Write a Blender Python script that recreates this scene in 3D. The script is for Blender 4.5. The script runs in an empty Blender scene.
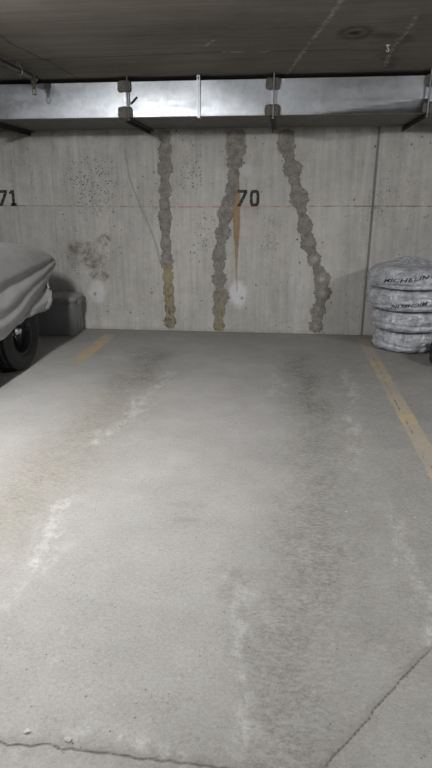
import bpy, bmesh, math, random
import numpy as np
from mathutils import Vector, Matrix, noise
from mathutils.bvhtree import BVHTree

random.seed(7)
C = bpy.context.scene.collection
PI = math.pi
D = 6.66          # back wall distance
CEIL = 2.54
F, PITCH, YAW, H = 580.0, math.radians(17.78), math.radians(6.28), 1.5

# ------------------------------------------------------------------ camera
cam_d = bpy.data.cameras.new('camera')
cam = bpy.data.objects.new('camera', cam_d)
C.objects.link(cam)
cam.location = (0, 0, H)
cam.rotation_euler = (PI/2 - PITCH, 0, YAW)
cam_d.sensor_fit = 'VERTICAL'
cam_d.sensor_height = 36
cam_d.lens = 36*F/768
cam_d.clip_start = 0.05
bpy.context.scene.camera = cam
RM = cam.rotation_euler.to_matrix()

def at(u, v, x=None, y=None, z=None):
    """where a line of sight meets a real plane of the garage"""
    d = RM @ Vector(((u-216)/F, (384-v)/F, -1))
    t = (z-H)/d.z if z is not None else (y/d.y if y is not None else x/d.x)
    return Vector((0, 0, H)) + d*t
def wl(pts):  return [(at(u, v, y=D).x, at(u, v, y=D).z) for u, v in pts]
def fl(pts):  return [(at(u, v, z=0).x, at(u, v, z=0).y) for u, v in pts]
def cl(pts):  return [(at(u, v, z=CEIL).x, at(u, v, z=CEIL).y) for u, v in pts]

# ------------------------------------------------------------------ node helper
class NT:
    def __init__(s, name):
        s.mat = bpy.data.materials.new(name)
        s.mat.use_nodes = True
        s.t = s.mat.node_tree
        s.t.nodes.clear()
        s.out = s.t.nodes.new('ShaderNodeOutputMaterial')
        s.bsdf = s.t.nodes.new('ShaderNodeBsdfPrincipled')
        s.t.links.new(s.bsdf.outputs[0], s.out.inputs[0])
        s.co = s.t.nodes.new('ShaderNodeTexCoord').outputs['Object']
    def put(s, sock, v):
        if v is None: return
        if isinstance(v, bpy.types.NodeSocket): s.t.links.new(v, sock)
        elif isinstance(v, (tuple, list)):
            sock.default_value = (*v, 1) if (len(v) == 3 and sock.type == 'RGBA') else v
        else: sock.default_value = v
    def m(s, op, a, b=None, clamp=False):
        n = s.t.nodes.new('ShaderNodeMath'); n.operation = op; n.use_clamp = clamp
        s.put(n.inputs[0], a); s.put(n.inputs[1], b)
        return n.outputs[0]
    def mix(s, f, a, b, blend='MIX'):
        n = s.t.nodes.new('ShaderNodeMix'); n.data_type = 'RGBA'; n.blend_type = blend
        s.put(n.inputs[0], f); s.put(n.inputs[6], a); s.put(n.inputs[7], b)
        return n.outputs[2]
    def vec(s, sx, sy, sz, base=None):
        n = s.t.nodes.new('ShaderNodeMapping'); s.put(n.inputs[0], base or s.co)
        n.inputs['Scale'].default_value = (sx, sy, sz)
        return n.outputs[0]
    def noise(s, scale, detail=4, rough=.6, vec=None, dist=0):
        n = s.t.nodes.new('ShaderNodeTexNoise')
        s.put(n.inputs['Vector'], vec or s.co)
        n.inputs['Scale'].default_value = scale; n.inputs['Detail'].default_value = detail
        n.inputs['Roughness'].default_value = rough; n.inputs['Distortion'].default_value = dist
        return n.outputs[0]
    def vor(s, scale, vec=None, feature='F1', rnd=1):
        n = s.t.nodes.new('ShaderNodeTexVoronoi'); n.feature = feature
        s.put(n.inputs['Vector'], vec or s.co)
        n.inputs['Scale'].default_value = scale; n.inputs['Randomness'].default_value = rnd
        return n.outputs
    def ss(s, v, a, b, lo=0., hi=1.):
        n = s.t.nodes.new('ShaderNodeMapRange'); n.interpolation_type = 'SMOOTHSTEP'
        s.put(n.inputs['Value'], v)
        n.inputs['From Min'].default_value = a; n.inputs['From Max'].default_value = b
        n.inputs['To Min'].default_value = lo; n.inputs['To Max'].default_value = hi
        return n.outputs[0]
    def attr(s, name):
        n = s.t.nodes.new('ShaderNodeAttribute'); n.attribute_name = name
        return n.outputs['Fac']
    def bump(s, h, strength=.3, dist=.01, prev=None):
        n = s.t.nodes.new('ShaderNodeBump')
        n.inputs['Strength'].default_value = strength; n.inputs['Distance'].default_value = dist
        s.put(n.inputs['Height'], h)
        if prev: s.put(n.inputs['Normal'], prev)
        return n.outputs[0]
    def fin(s, col, rough=.8, metal=0., normal=None, spec=.5):
        b = s.bsdf.inputs
        s.put(b['Base Color'], col); s.put(b['Roughness'], rough); s.put(b['Metallic'], metal)
        s.put(b['Specular IOR Level'], spec)
        if normal: s.put(b['Normal'], normal)
        return s.mat
def scale_col(s, col, v):      # colour times value
    n = s.t.nodes.new('ShaderNodeMix'); n.data_type = 'RGBA'; n.blend_type = 'MULTIPLY'
    n.inputs[0].default_value = 1
    c = s.t.nodes.new('ShaderNodeCombineColor')
    for i in range(3): s.put(c.inputs[i], v)
    s.put(n.inputs[6], col); s.put(n.inputs[7], c.outputs[0])
    return n.outputs[2]

# ------------------------------------------------------------------ materials
def concrete_wall_mat():
    s = NT('wall_concrete')
    big = s.noise(1.3, 5, .6); streak = s.noise(1, 5, .65, s.vec(26, 26, 1.6)); streak2 = s.noise(1, 4, .7, s.vec(9, 9, .5))
    fine = s.noise(70, 6, .75); med = s.noise(9, 6, .7)
    v = s.m('ADD', s.ss(big, .3, .7, .88, 1.08), s.ss(streak, .25, .75, -.10, .10))
    v = s.m('ADD', v, s.ss(streak2, .3, .7, -.07, .07))
    v = s.m('ADD', v, s.ss(fine, .2, .8, -.1, .1)); v = s.m('ADD', v, s.ss(med, .3, .7, -.07, .07))
    # worn lighter bands and panel tone
    col = scale_col(s, (.482, .475, .452), v)
    col = s.mix(s.ss(s.noise(2.1, 4, .6), .52, .72, 0, .45), col, (.58, .57, .555))
    col = s.mix(s.ss(s.noise(3.3, 6, .7, s.vec(1, 1, .7)), .53, .72, 0, .42), col, (.33, .315, .29))
    # bug holes
    vo = s.vor(17, s.vec(1, 1, 1))
    dens = s.ss(s.noise(1.9, 3, .6, s.vec(1, 1, 1.2)), .42, .58)
    hole = s.m('MULTIPLY', s.ss(s.m('ADD', vo['Distance'], s.m('MULTIPLY', s.noise(60, 2), .16)), .24, .33, 1, 0), dens)
    hole = s.m('MULTIPLY', hole, s.ss(s.noise(23, 2), .52, .62))
    pock = s.m('MULTIPLY', s.ss(s.m('ADD', s.vor(38)['Distance'], s.m('MULTIPLY', s.noise(90, 2), .2)), .38, .48, 1, 0), s.m('MULTIPLY', s.attr('pock'), s.ss(s.noise(31, 2), .46, .53)))
    hole = s.m('MAXIMUM', hole, pock)
    # scattered brown stain
    br = s.m('MULTIPLY', s.attr('brown'), s.ss(s.noise(16, 6, .7), .40, .62))
    col = s.mix(s.m('MULTIPLY', br, .95, True), col, (.20, .172, .138))
    wh = s.m('MULTIPLY', s.attr('white'), s.ss(s.noise(14, 6, .7), .25, .6, .45, 1))
    col = s.mix(s.m('MULTIPLY', wh, .8, True), col, (.80, .82, .85))
    gr = s.m('MULTIPLY', s.attr('damp_shade'), s.ss(s.noise(8, 6, .7, s.vec(1, 1, .4)), .3, .6))
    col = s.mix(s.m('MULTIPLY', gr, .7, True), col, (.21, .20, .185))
    # drip
    nz = s.m('MULTIPLY', s.m('SUBTRACT', s.noise(45, 4), .5), .022)
    dr = s.ss(s.m('ADD', s.attr('drip'), nz), -.004, .006)
    dcol = s.mix(s.ss(s.noise(18, 5, .7, s.vec(2, 2, .5)), .35, .65), (.36, .255, .125), (.27, .21, .13))
    col = s.mix(s.m('MULTIPLY', dr, .95), col, dcol)
    # hairline crack, panel joints, chalk line
    wob = s.m('MULTIPLY', s.m('SUBTRACT', s.noise(30, 4), .5), .02)
    hair = s.ss(s.m('ADD', s.attr('hair'), wob), .006, .017, 1, 0)
    col = s.mix(s.m('MULTIPLY', hair, .55), col, (.27, .26, .24))
    ch = s.m('MULTIPLY', s.ss(s.attr('chalk_d'), .004, .010, 1, 0), s.ss(s.noise(22, 3), .42, .58, .35, 1))
    col = s.mix(s.m('MULTIPLY', ch, .95), col, s.mix(s.attr('chalk_red'), (.24, .19, .155), (.47, .17, .13)))
    jl = s.ss(s.attr('seam_d'), .003, .009, 1, 0)
    col = s.mix(s.m('MULTIPLY', jl, .45), col, (.2, .19, .18))
    jd = s.ss(s.attr('joint_d'), .008, .017, 1, 0)
    col = s.mix(s.m('MULTIPLY', jd, .78), col, (.13, .125, .12))
    col = s.mix(s.m('MULTIPLY', hole, .85), col, (.09, .085, .08))
    h = s.m('ADD', s.m('MULTIPLY', fine, .35), s.m('MULTIPLY', streak, .5))
    h = s.m('SUBTRACT', h, s.m('MULTIPLY', hole, 1.2)); h = s.m('SUBTRACT', h, s.m('MULTIPLY', hair, .5))
    return s.fin(col, .85, normal=s.bump(h, .45, .008), spec=.25)

def concrete_floor_mat():
    s = NT('floor_concrete')
    big = s.noise(.9, 5, .6); med = s.noise(6, 7, .72); fine = s.noise(85, 6, .8); grit = s.noise(260, 3, .8)
    v = s.m('ADD', s.ss(big, .3, .7, .95, 1.04), s.ss(med, .25, .75, -.06, .06))
    v = s.m('ADD', v, s.ss(fine, .3, .7, -.13, .13)); v = s.m('ADD', v, s.ss(grit, .25, .75, -.12, .12)); v = s.m('ADD', v, s.ss(s.noise(2.6, 6, .7), .3, .7, -.06, .06))
    col = scale_col(s, (.342, .337, .326), v)
    # tyre tracks and broad darkening
    ribs = s.noise(1, 3, .6, s.vec(34, 62, 1)); patch = s.noise(9, 7, .8); speck = s.noise(120, 4, .8)
    tr = s.m('MULTIPLY', s.attr('track_dark'), s.m('ADD', s.ss(patch, .28, .68, .35, 1.0), s.ss(ribs, .38, .62, -.28, .28)))
    tr = s.m('MULTIPLY', tr, s.ss(speck, .32, .62, .45, 1.15))
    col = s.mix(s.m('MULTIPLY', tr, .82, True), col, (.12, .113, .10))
    wm = s.m('MULTIPLY', s.attr('warm'), s.ss(s.noise(11, 6, .75), .3, .65))
    col = s.mix(s.m('MULTIPLY', wm, .6, True), col, (.31, .285, .24))
    # scuffed, whitened concrete
    wn = s.noise(1, 7, .78, s.vec(12, 7, 1)); wn2 = s.noise(75, 5, .8)
    sc = s.m('MULTIPLY', s.attr('scuff'), s.m('MULTIPLY', s.ss(wn, .42, .64), s.ss(wn2, .32, .56)))
    col = s.mix(s.m('MULTIPLY', sc, .8, True), col, (.57, .572, .57))
    # spots
    so = s.attr('spot')
    col = s.mix(s.m('MULTIPLY', s.m('MULTIPLY', so, s.ss(s.noise(25, 5, .7), .25, .6)), .55, True), col, (.19, .18, .17))
    vo = s.vor(26); pit = s.m('MULTIPLY', s.ss(s.m('ADD', vo['Distance'], s.m('MULTIPLY', s.noise(120, 2), .08)), .11, .16, 1, 0), s.ss(s.noise(9.5, 3), .47, .58))
    pit = s.m('MAXIMUM', pit, s.m('MULTIPLY', s.ss(s.vor(75)['Distance'], .10, .2, 1, 0), s.m('MULTIPLY', s.attr('track_dark'), s.ss(s.noise(30, 2), .5, .6))))
    col = s.mix(s.m('MULTIPLY', pit, .7), col, (.12, .10, .085))
    sp1 = s.m('MULTIPLY', s.ss(s.noise(52, 4, .85), .53, .65), s.ss(s.noise(4, 4, .7), .42, .62, .25, 1))
    col = s.mix(s.m('MULTIPLY', sp1, .58), col, (.17, .16, .145))
    sp2 = s.m('MULTIPLY', s.ss(s.noise(44, 4, .85), .56, .68), s.ss(s.noise(5.5, 4, .7), .42, .62, .2, 1))
    col = s.mix(s.m('MULTIPLY', sp2, .35), col, (.52, .515, .50))
    chip = s.m('MULTIPLY', s.ss(s.vor(9)['Distance'], .035, .05, 1, 0), s.ss(s.noise(3.1, 2), .52, .6))
    col = s.mix(s.m('MULTIPLY', chip, .7), col, (.75, .74, .72))
    # joints: spalled band, then the open crack itself
    wob = s.m('MULTIPLY', s.m('SUBTRACT', s.noise(16, 6, .75), .5), .07)
    jb = s.m('ADD', s.attr('crack_d'), wob)
    band = s.m('MULTIPLY', s.ss(jb, .012, .06, 1, 0), s.ss(s.noise(30, 5, .8), .35, .65, .2, 1))
    col = s.mix(s.m('MULTIPLY', band, .5), col, (.2, .19, .175))
    wob2 = s.m('MULTIPLY', s.m('SUBTRACT', s.noise(28, 6, .8), .5), .007)
    ck = s.ss(s.m('ADD', s.attr('crack_d'), wob2), .001, .0062, 1, 0)
    col = s.mix(s.m('MULTIPLY', s.m('MULTIPLY', ck, s.ss(s.noise(13, 4, .8), .3, .6, .45, 1)), .72), col, (.085, .078, .07))
    wob3 = s.m('MULTIPLY', s.m('SUBTRACT', s.noise(20, 5, .75), .5), .005)
    cut = s.ss(s.m('ADD', s.attr('cut_d'), wob3), .0008, .0055, 1, 0)
    cb = s.m('MULTIPLY', s.ss(s.m('ADD', s.attr('cut_d'), wob), .006, .04, 1, 0), s.ss(s.noise(34, 5, .8), .35, .65, .1, 1))
    col = s.mix(s.m('MULTIPLY', cb, .4), col, (.2, .19, .175))
    col = s.mix(s.m('MULTIPLY', s.m('MULTIPLY', cut, s.ss(s.noise(9, 4, .8), .3, .6, .5, 1)), .75), col, (.10, .092, .083))
    hl = s.ss(s.m('ADD', s.attr('line_crack_d'), s.m('MULTIPLY', wob3, 1.)), .002, .009, 1, 0)
    col = s.mix(s.m('MULTIPLY', hl, .7), col, (.12, .10, .07))
    h = s.m('ADD', s.m('MULTIPLY', fine, .6), s.m('MULTIPLY', grit, .5))
    h = s.m('ADD', h, s.m('MULTIPLY', s.m('MULTIPLY', ribs, s.attr('track_dark')), .3))
    h = s.m('SUBTRACT', h, s.m('MULTIPLY', s.m('MAXIMUM', ck, cut), 2.5)); h = s.m('SUBTRACT', h, s.m('MULTIPLY', pit, .9))
    return s.fin(col, s.ss(med, .3, .7, .72, .9), normal=s.bump(h, .5, .006), spec=.3)

def concrete_ceiling_mat():
    s = NT('ceiling_concrete')
    big = s.noise(1.1, 5, .6); grain = s.noise(1, 5, .65, s.vec(1.4, 22, 1)); fine = s.noise(60, 5, .75)
    v = s.m('ADD', s.ss(big, .3, .7, .82, 1.12), s.ss(grain, .25, .75, -.16, .16)); v = s.m('ADD', v, s.ss(fine, .2, .8, -.1, .1))
    col = scale_col(s, (.178, .162, .137), v)
    st = s.m('MULTIPLY', s.attr('stain'), s.ss(s.noise(9, 5, .7), .25, .6, .3, 1))
    col = s.mix(s.m('MULTIPLY', st, .8, True), col, (.035, .032, .028))
    wob = s.m('MULTIPLY', s.m('SUBTRACT', s.noise(14, 5, .7), .5), .07)
    wc = s.m('MULTIPLY', s.ss(s.m('ADD', s.attr('white_d'), wob), .006, .022, 1, 0), s.ss(s.noise(18, 5, .7), .38, .62, .1, 1))
    col = s.mix(s.m('MULTIPLY', wc, .6), col, (.48, .46, .42))
    dk = s.ss(s.m('ADD', s.attr('dark_d'), s.m('MULTIPLY', wob, .3)), .006, .02, 1, 0)
    col = s.mix(s.m('MULTIPLY', dk, .65), col, (.05, .045, .04))
    h = s.m('ADD', s.m('MULTIPLY', grain, .7), s.m('MULTIPLY', fine, .3))
    return s.fin(col, .9, normal=s.bump(h, .4, .01), spec=.2)

def plain_concrete(name, c):
    s = NT(name)
    v = s.m('ADD', s.ss(s.noise(1.4, 5), .3, .7, .86, 1.1), s.ss(s.noise(40, 5, .7), .25, .75, -.1, .1))
    return s.fin(scale_col(s, c, v), .88, normal=s.bump(s.noise(60, 5), .3, .006), spec=.25)

def simple(name, c, rough=.5, metal=0., var=.12, nscale=30, bump=.1, spec=.5):
    s = NT(name)
    v = s.ss(s.noise(nscale, 5, .65), .25, .75, 1-var, 1+var)
    return s.fin(scale_col(s, c, v), rough, metal, s.bump(s.noise(nscale*3, 4, .7), bump, .004), spec)

def galvanised():
    s = NT('galvanised_steel')
    cell = s.vor(28)['Color']
    n = s.t.nodes.new('ShaderNodeSeparateColor'); s.put(n.inputs[0], cell)
    streak = s.noise(1, 5, .65, s.vec(1.2, 1.2, 14))
    v = s.m('ADD', s.ss(n.outputs[0], 0, 1, .95, 1.05), s.ss(s.noise(3, 5, .7), .3, .7, -.08, .06))
    col = scale_col(s, (.50, .528, .565), v)
    drt = s.ss(s.noise(5, 6, .75, s.vec(1, 1, .5)), .58, .75)
    col = s.mix(s.m('MULTIPLY', drt, .3), col, (.3, .28, .25))
    r = s.m('ADD', s.ss(n.outputs[1], 0, 1, .40, .46), s.ss(streak, .3, .7, -.04, .06))
    return s.fin(col, r, 1., s.bump(s.noise(2.3, 2, .5), .12, .03))

def mortar():
    s = NT('repair_mortar')
    med = s.noise(14, 6, .75); fine = s.noise(75, 5, .8)
    v = s.m('ADD', s.ss(med, .3, .7, .66, 1.25), s.ss(fine, .25, .75, -.22, .22))
    col = scale_col(s, (.255, .243, .22), v)
    ym = s.m('MULTIPLY', s.attr('yellow'), s.ss(s.noise(1, 6, .75, s.vec(26, 26, 9)), .34, .60))
    col = s.mix(s.m('MULTIPLY', ym, .85, True), col, s.mix(s.ss(s.noise(9, 3), .4, .6), (.40, .34, .15), (.34, .27, .13)))
    dk = s.m('MULTIPLY', s.attr('black'), s.ss(s.noise(1, 5, .75, s.vec(38, 38, 20)), .50, .60))
    col = s.mix(s.m('MULTIPLY', dk, .85, True), col, (.05, .04, .03))
    edge = s.m('MULTIPLY', s.ss(s.attr('edge'), .15, .7), s.ss(s.noise(50, 4, .8), .3, .6, .3, 1))
    col = s.mix(s.m('MULTIPLY', edge, .45), col, (.11, .10, .09))
    wpt = s.m('MULTIPLY', s.ss(s.noise(33, 6, .8), .54, .68), .45)
    col = s.mix(wpt, col, (.42, .40, .37))
    lime = s.m('MULTIPLY', s.attr('lime'), s.ss(s.noise(40, 5, .7), .3, .6))
    col = s.mix(s.m('MULTIPLY', lime, .8, True), col, (.58, .57, .54))
    return s.fin(col, .85, normal=s.bump(s.m('ADD', med, s.m('MULTIPLY', fine, .5)), .6, .008), spec=.25)

def worn_yellow():
    s = NT('worn_yellow_paint')
    n1 = s.noise(13, 7, .75); n2 = s.noise(90, 5, .8)
    worn = s.m('MULTIPLY', s.ss(n1, .34, .60), s.ss(n2, .30, .55, .5, 1))
    worn = s.m('MULTIPLY', worn, s.attr('keep'))
    con = scale_col(s, (.33, .315, .285), s.ss(n2, .2, .8, .9, 1.1))
    col = s.mix(worn, con, (.50, .385, .215))
    ck = s.ss(s.m('ADD', s.attr('line_crack_d'), s.m('MULTIPLY', s.m('SUBTRACT', s.noise(20, 5, .75), .5), .02)), .002, .009, 1, 0)
    col = s.mix(s.m('MULTIPLY', ck, .75), col, (.12, .10, .07))
    return s.fin(col, .8, normal=s.bump(n2, .3, .004), spec=.3)

def stencil():
    s = NT('black_stencil_paint')
    n = s.ss(s.noise(35, 5, .7), .48, .70)
    return s.fin(s.mix(s.m('MULTIPLY', n, .7), (.022, .022, .024), (.3, .29, .27)), .7, spec=.3)

def cover_mat():
    s = NT('cover_fabric')
    v = s.ss(s.noise(5, 5, .65), .3, .7, .9, 1.08)
    weave = s.noise(1, 2, .5, s.vec(300, 300, 300))
    col = scale_col(s, (.27, .274, .28), v)
    h = s.m('ADD', s.m('MULTIPLY', s.noise(9, 5, .6), .8), s.m('MULTIPLY', weave, .08))
    m_ = s.fin(col, .5, normal=s.bump(h, .25, .02), spec=.5)
    s.bsdf.inputs['Sheen Weight'].default_value = .15
    return m_

def bag_mat():
    s = NT('clear_bag_plastic')
    n1 = s.noise(1, 6, .7, s.vec(7, 7, 16), .8); n2 = s.vor(11, s.vec(1, 1, .8), 'DISTANCE_TO_EDGE')['Distance']
    fold = s.ss(n2, 0, .16)
    milk = s.ss(n1, .34, .64)
    col = s.mix(milk, (.31, .33, .368), (.585, .607, .655))
    h = s.m('ADD', n1, s.m('MULTIPLY', fold, .35))
    m_ = s.fin(col, .2, normal=s.bump(h, .6, .035), spec=.8)
    s.bsdf.inputs['Coat Weight'].default_value = .5
    s.bsdf.inputs['Coat Roughness'].default_value = .12
    return m_

M = dict(
    wall=concrete_wall_mat(), floor=concrete_floor_mat(), ceil=concrete_ceiling_mat(), other=plain_concrete('side_concrete', (.22, .215, .2)),
    duct=galvanised(), mortar=mortar(), yellow=worn_yellow(), stencil=stencil(), cover=cover_mat(), bag=bag_mat(),
    duct_shade=simple('shaded_duct_underside', (.13, .122, .11), .6, .3, .25, 8, .2),  # shade under the duct, put into a darker, duller colour
    steel=simple('dark_angle_steel', (.03, .028, .027), .55, .6), rod=simple('zinc_rod', (.2, .205, .21), .45, .8),
    strap=simple('zinc_strap', (.36, .38, .4), .38, 1.), lump=simple('duct_sealant', (.115, .108, .095), .85, 0, .35, 40, .6),
    rubber=simple('tyre_rubber', (.016, .016, .017), .72, 0, .3, 25, .2), rim=simple('black_rim', (.03, .03, .032), .35, .4),
    chrome=simple('hub_chrome', (.6, .6, .62), .22, 1.), under=simple('underbody', (.012, .012, .012), .9),
    bin=simple('bin_plastic', (.19, .192, .2), .42, 0, .1, 12, .08), binlid=simple('bin_lid_plastic', (.23, .232, .238), .4, 0, .1, 12, .08),
    pipe=simple('dull_pipe', (.05, .046, .041), .6, .2, .3, 20, .2), brass=simple('sprinkler_brass', (.09, .065, .045), .55, .4),
    white=simple('fixture_white', (.75, .75, .73), .5), ink=simple('bag_ink', (.014, .015, .022), .4, 0, .1),
    chip=simple('pale_chip', (.5, .49, .475), .9, 0, .15, 60, .4),
    tag=simple('pale_plastic', (.5, .5, .48), .5),
)
tube_m = bpy.data.materials.new('lamp_tube'); tube_m.use_nodes = True
nt = tube_m.node_tree; nt.nodes.clear()
e = nt.nodes.new('ShaderNodeEmission'); e.inputs[0].default_value = (1, .97, .93, 1); e.inputs[1].default_value = 8
nt.links.new(e.outputs[0], nt.nodes.new('ShaderNodeOutputMaterial').inputs[0])

# ------------------------------------------------------------------ object helpers
def link_mesh(name, me, mat, parent=None, smooth=True):
    o = bpy.data.objects.new(name, me); C.objects.link(o)
    if mat: me.materials.append(mat)
    if smooth: me.polygons.foreach_set('use_smooth', [True]*len(me.polygons))
    if parent: o.parent = parent
    return o
def from_bm(name, bm, mat, parent=None, smooth=False):
    bmesh.ops.recalc_face_normals(bm, faces=bm.faces)
    me = bpy.data.meshes.new(name); bm.to_mesh(me); bm.free()
    return link_mesh(name, me, mat, parent, smooth)
def tag(o, label, cat, group=None):
    o['label'] = label; o['category'] = cat
    if group: o['group'] = group
    return o
def thing(name, label, cat, loc, group=None, rz=0):
    o = bpy.data.objects.new(name, None); C.objects.link(o)
    o.empty_display_size = .1; o.location = loc; o.rotation_euler.z = rz
    return tag(o, label, cat, group)
def struct(o): o['kind'] = 'structure'; return o
def dup(root, loc, label=None):
    r = root.copy(); C.objects.link(r); r.location = loc
    if label: r['label'] = label
    for ch in list(root.children):
        c = ch.copy(); C.objects.link(c); c.parent = r
        for g in list(ch.children):
            d = g.copy(); C.objects.link(d); d.parent = c
    return r
def box(bm, x0, x1, y0, y1, z0, z1, bev=0, seg=2):
    r = bmesh.ops.create_cube(bm, size=1)
    vs = r['verts']
    for v in vs:
        v.co = Vector(((x0+x1)/2 + v.co.x*(x1-x0), (y0+y1)/2 + v.co.y*(y1-y0), (z0+z1)/2 + v.co.z*(z1-z0)))
    if bev:
        es = list({e for v in vs for e in v.link_edges})
        bmesh.ops.bevel(bm, geom=es, offset=bev, segments=seg, affect='EDGES', profile=.5)
def tube(bm, pts, r, n=12, cap=True):
    pts = [Vector(p) for p in pts]; rings = []
    rs = r if isinstance(r, (list, tuple)) else [r]*len(pts)
    up = None
    for i, p in enumerate(pts):
        d = (pts[min(i+1, len(pts)-1)] - pts[max(i-1, 0)]).normalized()
        if up is None: up = d.orthogonal().normalized()
        up = (up - d*up.dot(d)).normalized(); w = d.cross(up)
        rings.append([bm.verts.new(p + (up*math.cos(2*PI*k/n) + w*math.sin(2*PI*k/n))*rs[i]) for k in range(n)])
    for a, b in zip(rings, rings[1:]):
        for k in range(n): bm.faces.new((a[k], a[(k+1) % n], b[(k+1) % n], b[k]))
    if cap: bm.faces.new(rings[0][::-1]); bm.faces.new(rings[-1])
def lathe(bm, prof, n=64, axis='x', mod=None, closed=False):
    """prof: (radius, along).  mod(k, j) -> radius offset"""
    rings = []
    for j, (r, a) in enumerate(prof):
        ring = []
        for k in range(n):
            t = 2*PI*k/n; rr = r + (mod(k, j) if mod else 0)
            p = (a, rr*math.cos(t), rr*math.sin(t)) if axis == 'x' else (rr*math.cos(t), rr*math.sin(t), a)
            ring.append(bm.verts.new(p))
        rings.append(ring)
    prs = list(zip(rings, rings[1:])) + ([(rings[-1], rings[0])] if closed else [])
    for a, b in prs:
        for k in range(n): bm.faces.new((a[k], a[(k+1) % n], b[(k+1) % n], b[k]))
    return rings
def grid_mesh(name, P, closed_u=False):
    """P: (nv, nu, 3) array -> mesh"""
    nv, nu = P.shape[:2]
    idx = np.arange(nv*nu).reshape(nv, nu)
    a = idx[:-1, :-1]; b = idx[:-1, 1:]; c = idx[1:, 1:]; d = idx[1:, :-1]
    q = np.stack([a, b, c, d], -1).reshape(-1, 4)
    if closed_u:
        q = np.concatenate([q, np.stack([idx[:-1, -1], idx[:-1, 0], idx[1:, 0], idx[1:, -1]], -1).reshape(-1, 4)])
    me = bpy.data.meshes.new(name)
    me.from_pydata(P.reshape(-1, 3).tolist(), [], q.tolist())
    me.update()
    return me
def set_attr(me, name, arr):
    a = me.attributes.new(name, 'FLOAT', 'POINT')
    a.data.foreach_set('value', np.asarray(arr, dtype=np.float32).ravel())
def pl_dist(X, Y, pts):
    """distance to a polyline, and the parameter (0..n-1) of the nearest point"""
    best = np.full(X.shape, 99.); par = np.zeros(X.shape)
    for i, ((ax, ay), (bx, by)) in enumerate(zip(pts, pts[1:])):
        dx, dy = bx-ax, by-ay; L = dx*dx+dy*dy+1e-12
        t = np.clip(((X-ax)*dx+(Y-ay)*dy)/L, 0, 1)
        d = np.hypot(X-ax-t*dx, Y-ay-t*dy)
        m = d < best; best = np.where(m, d, best); par = np.where(m, i+t, par)
    return best, par
def stroke(X, Y, pts, widths, soft=1.0):
    wx = .035*np.sin(7.1*Y+3*np.sin(5.3*X+1))+.018*np.sin(23*Y+4*np.sin(17*X)); wy = .03*np.sin(9.2*X+2.5*np.sin(6.1*Y))
    d, p = pl_dist(X+wx, Y+wy, pts)
    w = np.interp(p, range(len(pts)), widths)
    return np.exp(-(d/w)**2*1.2)
def spot(X, Y, c, rx, ry):
    q = ((X-c[0])/rx)**2 + ((Y-c[1])/ry)**2
    return np.clip(1.5-q*1.1, 0, 1)
def axis_vals(lo, a, b, hi, step, cs=.5):
    return np.unique(np.round(np.concatenate([np.arange(lo, a, cs), np.arange(a, b, step), np.arange(b, hi, cs), [hi]]), 5))
XL, XR, YF = -9.5, 9.5, -7.0

# ------------------------------------------------------------------ the back wall
xs = axis_vals(XL, -3.5, 1.8, XR, .0125); zs = np.linspace(0, CEIL, 200)
X, Z = np.meshgrid(xs, zs)
jx = [(.969, CEIL), (.966, 2.15), (.952, 0)]
jd, _ = pl_dist(X, Z, jx)
Yw = np.full(X.shape, D) + .012*np.exp(-(jd/.012)**2)
wall_me = grid_mesh('wall_back', np.stack([X, Yw, Z], -1))
set_attr(wall_me, 'joint_d', jd)
sd1, _ = pl_dist(X, Z, wl([(50, 132), (57, 245), (60, 330)])); sd2, _ = pl_dist(X, Z, [(-4.0, 0), (-4.0, CEIL)])
sd3, _ = pl_dist(X, Z, wl([(279, 206), (279, 250)]));
set_attr(wall_me, 'seam_d', np.minimum(np.minimum(sd1, sd2), sd3+.004))
hd, _ = pl_dist(X, Z, wl([(125, 150), (130, 180), (140, 205), (150, 228), (157, 248), (160, 262)]))
set_attr(wall_me, 'hair', hd)
set_attr(wall_me, 'chalk_d', np.abs(Z-(1.412+.004*np.sin(X*1.3))))
set_attr(wall_me, 'chalk_red', np.clip((X+1.5)/.2, 0, 1)*np.clip((.35-X)/.4, 0, 1))
br = np.zeros(X.shape)
for (u, v, rx, ry) in [(92, 262, .16, .10), (104, 240, .09, .07), (76, 248, .10, .08), (100, 276, .12, .06), (88, 252, .09, .12)]:
    c = wl([(u, v)])[0]; br = np.maximum(br, spot(X, Z, c, rx, ry))
set_attr(wall_me, 'brown', br)
wh = np.zeros(X.shape)
for (u, v, rx, ry, k) in [(97, 291, .10, .15, .62), (238, 294, .105, .155, .85), (80, 276, .14, .12, .25), (300, 280, .12, .5, .18), (246, 170, .07, .07, .3)]:
    wh = np.maximum(wh, k*spot(X, Z, wl([(u, v)])[0], rx, ry))
for (u, v, r) in [(95, 294, .02), (242, 298, .018)]:
    wh = wh*(1-spot(X, Z, wl([(u, v)])[0], r, r))
set_attr(wall_me, 'white', wh)
dm = np.clip((Z-2.06)/.06, 0, 1)*.5  # darker below the duct: its shadow painted in along with damp
for u in (50, 165, 236, 286, 400, 20, 130):
    c = wl([(u, 135)])[0]; dm = np.maximum(dm, .7*np.exp(-((X-c[0])/.12)**2)*np.clip((Z-1.75)/.4, 0, 1))
c = wl([(370, 240)])[0]; dm = np.maximum(dm, .35*spot(X, Z, c, .35, .4))
c = wl([(90, 262)])[0]; dm = np.maximum(dm, .45*spot(X, Z, c, .3, .3))
for (u, v, r) in [(95, 294, .016), (242, 298, .015)]:
    dm = np.maximum(dm, 1.3*spot(X, Z, wl([(u, v)])[0], r, r))
dm = np.maximum(dm, .6*np.clip(1-Z/.05, 0, 1))  # darker strip along the foot of the wall
set_attr(wall_me, 'damp_shade', dm)
pk = np.zeros(X.shape)
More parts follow.
